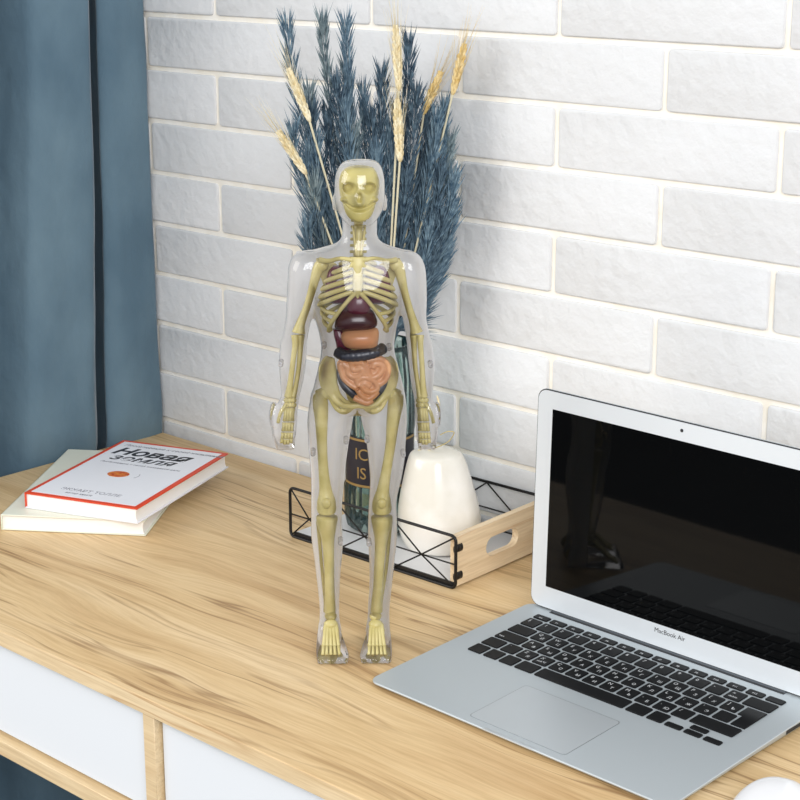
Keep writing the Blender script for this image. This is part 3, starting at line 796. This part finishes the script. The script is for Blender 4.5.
def bone(name, pts, rad, m='bone', n=10, parent=None, sub=5, voxel=None, flat=1.0):
    """pts: (px, py, dy)"""
    bm = bmesh.new(); P4 = smooth_path([tuple(F(*p))+(r,) for p, r in zip(pts, rad)], sub)
    tube(bm, [p[:3] for p in P4], [p[3] for p in P4], n, flat)
    return obj(name, bm, M[m], parent or fig)
# spine and neck
bm = bmesh.new()
for k in range(24):
    f = k/23; y = 221 + (366-221)*f; dy = .004 + .010*math.sin(min(f*1.6,1)*PI*.5) - (.006*max(0, f-.6)/.4)
    c = F(358.5-1.0*f, y, dy); r = .0042+.0026*f
    lathe(bm, [(r*.7, c.z-.0029), (r, c.z-.0022), (r*.88, c.z), (r, c.z+.0022), (r*.7, c.z+.0029)], 14, c.x, c.y)
    box(bm, c.x-r*1.6, c.x+r*1.6, c.y+.003, c.y+.0055, c.z-.0012, c.z+.0012, .0005, 1)
obj('spine', bm, M['bone'], fig, angle=60)
for s in (-1, 1):
    bone('neck_cord', [(359+s*6,226,-.004), (359+s*4.5,240,-.009), (358.5+s*2,256,-.0145)], [.0010,.0012,.0012])
bone('throat', [(359,226,-.004), (358.6,240,-.008), (358,258,-.012)], [.0030,.0028,.0024])
# breastbone
bm = bmesh.new()
loft(bm, dense([(257,351,364.5,.0016,-.0175), (264,350.5,365,.0022,-.0188), (269,353,362.5,.0022,-.0195), (280,352.5,363,.0024,-.0205), (290,353,362,.0024,-.0210), (296,355.5,359.5,.0016,-.0205), (299,357,358.5,.001,-.020)]), n=16)
obj('breastbone', bm, M['bone'], fig)
# ribs
ribs = [(260,15,.0155,262,4), (266,24,.0175,268,8), (272.5,30,.019,276,9), (279.5,33.5,.0205,284,10), (286.5,35.5,.021,292,11), (292,36.5,.021,301,13)]
for s in (-1, 1):
    for yf, w, dp, ys, drop in ribs:
        pts = []; cx = 357.8
        for k in range(11):
            ph = PI*(.07+.86*k/10)
            x = cx + s*(4.5*(1-k/10) + w*math.sin(ph)**.85)
            y = yf + drop*math.sin(min(ph, PI/2)) - (0 if ph < PI/2 else drop*1.3*(ph-PI/2)/(PI/2))
            pts.append((x, y, .0005-dp*math.cos(ph)*(.98 if ph < PI/2 else .75)))
        pts = [(cx+s*5, yf-.5, -.0192)] + pts
        bone('rib', pts, [.0020]+[.0022]*4+[.0019]*7, sub=3, n=8)
    # cartilage arch and floating ribs
    bone('costal_arch', [(357.8+s*2.5,293,-.0205), (357.8+s*10,301,-.0200), (357.8+s*19,312,-.0180), (357.8+s*27,324,-.0135), (357.8+s*29,331,-.009)], [.0022,.0020,.0019,.0020,.0022], n=8)
    for j, (y0, y1, w, xe) in enumerate(((300,314,37,21), (307,322,36,24), (314,330,34,27))):
        pts = [(357.8+s*xe, y1, -.0165+.003*j)] + [(357.8+s*w*math.sin(ph)**.8, y1-2-(y1-y0+9)*(ph-.9)/(PI*.93-.9), .0005-.0195*math.cos(ph)*(.98 if ph < PI/2 else .75)) for ph in [.9+(PI*.93-.9)*k/7 for k in range(8)]]
        bone('rib', pts, [.0019]*9, sub=3, n=8)
# shoulder girdle, arms, hands
for s, SH in ((-1, dict(cl=[(351,260,-.017), (340,258.5,-.015), (329,261,-.009), (320,260,-.002)], sc=[(316,258),(325,258.5),(337,264),(335,276),(329,288),(325,290),(321,278),(317,268)],
                        hu=[(320.5,265,.001),(317,272,.001),(312,290,.002),(306.5,308,.002),(300.5,324,.002),(298.5,333,.001)],
                        ra=[(294.5,335,0),(295,345,-.002),(292.5,365,-.003),(290,385,-.003),(288,397,-.003)], ul=[(301,335,.001),(300.5,345,.001),(299,365,0),(296,385,-.001),(293,397,-.002)], wr=(290,400), hd=286.8, hx=(281.5,284.7,287.8,291), thumb=[(286,404,-.006),(280.5,413,-.009),(278,423,-.010)])),
              (1, dict(cl=[(364.5,260,-.017), (375,258.5,-.015), (387,261,-.009), (396,260,-.002)], sc=[(400.5,258),(391.5,258.5),(379,264),(381,276),(387,288),(391,290),(395,278),(399,268)],
                       hu=[(397.5,265,.001),(400,272,.001),(404,290,.002),(409,308,.002),(414,324,.002),(416.5,333,.001)],
                       ra=[(420.5,335,0),(420.5,345,-.002),(422,365,-.003),(423,385,-.003),(424,397,-.003)], ul=[(413.5,335,.001),(414,345,.001),(415,365,0),(418,385,-.001),(420,397,-.002)], wr=(422.3,400), hd=424.5, hx=(420,423.2,426.4,429.6), thumb=[(426,404,-.006),(431,413,-.009),(433.5,423,-.010)]))):
    bone('collarbone', SH['cl'], [.0022,.0019,.0022,.0028], n=8)
    bm = bmesh.new(); f_ = [[tuple(F(x, y, d)) for x, y in SH['sc']] for d in (.0105, .0130)]
    ring_skin(bm, f_); obj('shoulder_blade', remeshed(bm, .0009, 2), M['bone'], fig)
    hu = SH['hu']; bone('upper_arm_bone', hu, [.0055,.0048,.0036,.0034,.0042,.0062], n=12)
    bm = bmesh.new(); ellipsoid(bm, F(hu[0][0]-s*1.5, 265, .001), (.0062,.006,.006), 14, 10); obj('shoulder_ball', bm, M['bone'], fig)
    bone('forearm_bone', SH['ra'], [.0033,.0026,.0024,.0027,.0036], n=10); bone('forearm_bone', SH['ul'], [.0034,.0027,.0022,.0022,.0030], n=10)
    hb = bmesh.new(); w = F(*SH['wr'], -.003)
    for k in range(6): ellipsoid(hb, w+Vector(((k % 3-1)*.0034, -.001, -.0045*(k//3))), (.0025,.0023,.0027), 8, 6)
    for i, x in enumerate(SH['hx']):
        x0 = SH['wr'][0] + (x-SH['hd'])*.8
        for (ya, yb) in ((408,421), (422.5,431), (432.5,438.5), (439.5,444 if i in (1,2) else 442.5)):
            fa, fb = (ya-408)/36, (yb-408)/36; xa, xb = x0+(x-x0)*fa, x0+(x-x0)*fb; dd = -.005-.004*fa
            tube(hb, [F(xa,ya,dd), F((xa+xb)/2,(ya+yb)/2,dd-.0006), F(xb,yb,dd-.0004)], [.0018,.0013,.0017], 8)
    tube(hb, smooth_path([F(*p) for p in SH['thumb']], 4), .0016, 8)
    obj('hand_bones', hb, M['bone'], fig)
# pelvis
bm = bmesh.new()
for s in (-1, 1):
    c = 358.5
    wing = [(28.5,357),(34,362),(37,373),(36.5,386),(32,395),(26,401),(20,407),(13,410),(7,407.5),(7,402),(13,400),(18,394),(21,384),(22,370),(24,359)]
    fr = [tuple(F(c+s*x, y, -.004-.00035*(x-20)-.0002*max(0,y-385))) for x, y in wing]; bk = [(p[0]*.985+.0, p[1]+.0042, p[2]) for p in fr]
    ring_skin(bm, [fr, bk])
    tube(bm, smooth_path([F(c+s*30,357,-.004), F(c+s*36,364,-.0065), F(c+s*37.5,376,-.0075), F(c+s*35,388,-.007)], 5), .0026, 8)
    tube(bm, smooth_path([F(c+s*28,392,-.005), F(c+s*18,404,-.009), F(c+s*7,406,-.011), F(c,405,-.011)], 5), .0030, 8)
    tube(bm, smooth_path([F(c+s*29,395,-.002), F(c+s*22,408,-.002), F(c+s*14,412,-.005), F(c+s*7,408,-.010)], 5), .0026, 8)
    ellipsoid(bm, F(c+s*30,392,-.001), (.0065,.006,.0065), 12, 8)
ellipsoid(bm, F(358.5,385,.008), (.013,.004,.022), 14, 10)
obj('pelvis', remeshed(bm, .0011, 3), M['bone'], fig)
# legs
for s, LG in ((-1, dict(neck=[(330.5,392,0),(324,392,.001),(318,396,.001)], fe=[(319,394,.001),(320.5,404,.001),(321.5,425,0),(322,445,0),(323.5,470,0),(325.5,490,-.001),(326.5,502,-.001),(326.5,512,0)], pa=(326.5,503.5), ti=[(327,517,0),(327,523,0),(328,540,-.001),(329,562,0),(329.5,585,.001),(330,603,.002),(330.3,613,.002)], fi=[(318.8,521,.003),(319.5,540,.003),(322,570,.004),(325.5,600,.004),(326,612,.003)], an=330.7, to=(323.5,327,330.8,334.6,338.5))),
              (1, dict(neck=[(386.5,392,0),(393,392,.001),(398,396,.001)], fe=[(397.5,394,.001),(395.5,404,.001),(392.5,425,0),(390.5,445,0),(386.5,470,0),(383,490,-.001),(381.8,502,-.001),(381.8,512,0)], pa=(382,503.5), ti=[(381.7,517,0),(381.7,523,0),(381,540,-.001),(379.5,562,0),(378.2,585,.001),(376.5,603,.002),(375.8,613,.002)], fi=[(389.8,521,.003),(388.8,540,.003),(386,570,.004),(381,600,.004),(379.8,612,.003)], an=375.5, to=(369.5,373.2,377,380.8,384.2)))):
    bm = bmesh.new()
    P4 = smooth_path([tuple(F(*p))+(r,) for p, r in zip(LG['fe'], [.0058,.0072,.0058,.0048,.0048,.0060,.0088,.0088])], 5); tube(bm, [p[:3] for p in P4], [p[3] for p in P4], 14)
    tube(bm, [F(*p) for p in LG['neck']], [.006,.0048,.006], 12)
    k = F(LG['fe'][-1][0], 508, 0)
    for q in (-1, 1): ellipsoid(bm, k+Vector((q*.0042,.001,0)), (.0052,.0075,.0066), 12, 8)
    obj('thigh_bone', remeshed(bm, .0011, 3), M['bone'], fig)
    bm = bmesh.new(); ellipsoid(bm, F(*LG['pa'], -.0105), (.0044,.0028,.0050), 16, 10); obj('kneecap', bm, M['bone'], fig)
    bone('shin_bone', LG['ti'], [.0100,.0094,.0060,.0049,.0047,.0050,.0052], n=14)
    bone('calf_bone', LG['fi'], [.0027,.0018,.0016,.0019,.0026], n=8)
    fb = bmesh.new(); a = F(LG['an'], 616, -.001)
    ellipsoid(fb, a, (.0058,.0065,.0048), 12, 8); ellipsoid(fb, a+Vector((0,-.005,-.006)), (.0066,.0065,.005), 12, 8); ellipsoid(fb, (a.x,.012,.012), (.0065,.011,.009), 12, 8)
    for i, x in enumerate(LG['to']):
        t1 = F(x, 646, -.024); t2 = F(x+(x-LG['an'])*.12, 655, -.0325); st = a+Vector(((x-LG['an'])*.0006, -.006, -.006))
        tube(fb, smooth_path([st, (st+t1)/2+Vector((0,0,.0015)), t1], 4), [.0022]*4+[.0017]*4+[.0021], 8)
        t2.z = max(t2.z, .003); tube(fb, [t1, (t1+t2)/2, t2], [.0019,.0014,.0016], 8)
    obj('foot_bones', fb, M['bone'], fig)

# --- organs
def organ(name, secs, m, voxel=None, sq=.85, extra=None):
    bm = bmesh.new(); loft(bm, dense(secs), n=26, sq=sq)
    if extra: extra(bm)
    return obj(name, remeshed(bm, .0011, 3) if extra else bm, M[m], fig)
organ('lung_shade', [(266,333,348,.004,-.003), (272,328,350,.008,-.003), (286,325,352,.011,-.003), (298,326,350,.010,-.003), (303,332,346,.005,-.003)], 'heart')  # dark lung shapes stand in for the shade between the ribs
organ('lung_shade', [(266,368,383,.004,-.003), (272,366,388,.008,-.003), (286,364,391,.011,-.003), (298,366,390,.010,-.003), (303,370,384,.005,-.003)], 'heart')
organ('heart', [(293,351,364,.004,-.014), (297,348,369,.008,-.0135), (304,346,371,.010,-.013), (311,347,370,.009,-.013), (316,352,366,.004,-.012)], 'heart')
organ('liver', [(307,344,366,.003,-.012), (311,340,373,.008,-.012), (317,336.5,376,.011,-.012), (322,335,377.5,.0115,-.012), (326.5,334.5,376,.010,-.012), (329.5,336,368,.006,-.011), (331,338,352,.003,-.010)], 'liver')
organ('gallbladder', [(329,333,343,.004,-.006), (336,334,346,.006,-.006), (344,336,350,.006,-.006), (352,337,352,.004,-.006)], 'heart')
organ('stomach', [(328,354,376,.004,-.012), (330,346,378.5,.009,-.012), (335,341,379,.0115,-.013), (341,342,378.5,.0115,-.013), (346,345,377,.009,-.0125), (348.5,350,373,.004,-.012)], 'stomach')
bm = bmesh.new()
cp = smooth_path([F(336.5,351,-.012), F(343,355,-.0165), F(352,356,-.019), (F(362,355.2,-.0195)), F(372,353.2,-.018), F(379,350.5,-.015), F(384.5,347.5,-.011)], 8)
L_ = len(cp); tube(bm, cp, [.0052+.00018*math.sin(i*1.6) if 1 < i < L_-2 else .0036 for i in range(L_)], 12, flat=1.0)
tube(bm, smooth_path([F(341.5,368,-.003), F(341,375,-.008), F(344,384,-.0115), F(350,391,-.0135), F(356,396,-.0130)], 6), .0040, 12)
tube(bm, smooth_path([F(383,370,-.003), F(384,380,-.008), F(381,388,-.0105), F(375,395,-.011), F(366,399,-.011)], 6), .0038, 12)
obj('large_intestine', bm, M['colon'], fig)
bm = bmesh.new()
loft(bm, dense([(358,341,383,.005,-.009), (362,337,388,.0075,-.010), (370,337.5,390,.0075,-.0105), (378,342,387,.0080,-.0105), (385,348,382,.0075,-.0105), (392,353,378,.007,-.0105), (399,358,374,.005,-.0105), (402,362,370,.003,-.0105)]), n=26, sq=.9)
def c8(l, d=-.0188): return [F(310+x/8, 310+y/8, d + .00004*abs(x-425)*.45) for x, y in l]
coils = [[(238,405),(300,398),(360,405),(425,398)], [(240,425),(252,490),(275,550),(330,600),(375,625)], [(262,430),(300,455),(305,500),(340,532),(400,525),(425,490),(410,465),(350,478),(335,440),(345,420),(420,425),(440,470),(438,520)],
         [(450,410),(520,395),(575,395),(620,440),(625,500),(600,560),(555,595)], [(455,440),(462,500),(490,540),(540,525),(575,480),(575,440),(520,430),(500,465)],
         [(395,610),(380,570),(420,540),(480,550),(525,580),(535,630),(490,655),(440,640),(415,605),(440,585),(480,610)], [(385,640),(410,680),(460,710),(510,685),(540,650)], [(350,700),(400,725),(455,745),(500,720)]]
for cl in coils: tube(bm, smooth_path(c8(cl), 6), .0029, 10)
obj('small_intestine', remeshed(bm, .0006, 1), M['gut'], fig)

# ------------------------------------------------------------------ light
w = bpy.data.worlds.new('sky'); SC.world = w; w.use_nodes = True
bg = w.node_tree.nodes['Background']; bg.inputs[0].default_value = (.97,.98,1,1); bg.inputs[1].default_value = .80
def area(name, loc, target, sx, sy, power, col):
    l = bpy.data.lights.new(name, 'AREA'); l.shape = 'RECTANGLE'; l.size = sx; l.size_y = sy; l.energy = power; l.color = col
    o = bpy.data.objects.new(name, l); link(o); o.location = loc
    o.rotation_euler = (Vector(target)-Vector(loc)).to_track_quat('-Z', 'Y').to_euler(); return o
area('window_daylight', (-.75, -2.15, 1.2), (.8, -.2, .1), 1.4, 1.4, 33, (1,.98,.95))
area('right_fill', (2.9, -2.1, 1.45), (.65, -.25, .1), 1.6, 1.4, 62, (.97,.98,1))  # unseen fill lamp, added to brighten surfaces that face the camera

# ------------------------------------------------------------------ camera
cd = bpy.data.cameras.new('camera'); cam = bpy.data.objects.new('camera', cd); link(cam)
cam.matrix_world = Matrix(((C_R.x, C_U.x, -C_D.x, CAM.x), (C_R.y, C_U.y, -C_D.y, CAM.y), (C_R.z, C_U.z, -C_D.z, CAM.z), (0,0,0,1)))
cd.sensor_width = 36; cd.lens = FOC*36/800; cd.clip_start = .01
SC.camera = cam
vs = SC.view_settings; vs.view_transform = 'Standard'; vs.look = 'None'; vs.gamma = 1; vs.exposure = -.03; vs.use_curve_mapping = False
SC.cycles.transparent_max_bounces = 24; SC.cycles.max_bounces = 10
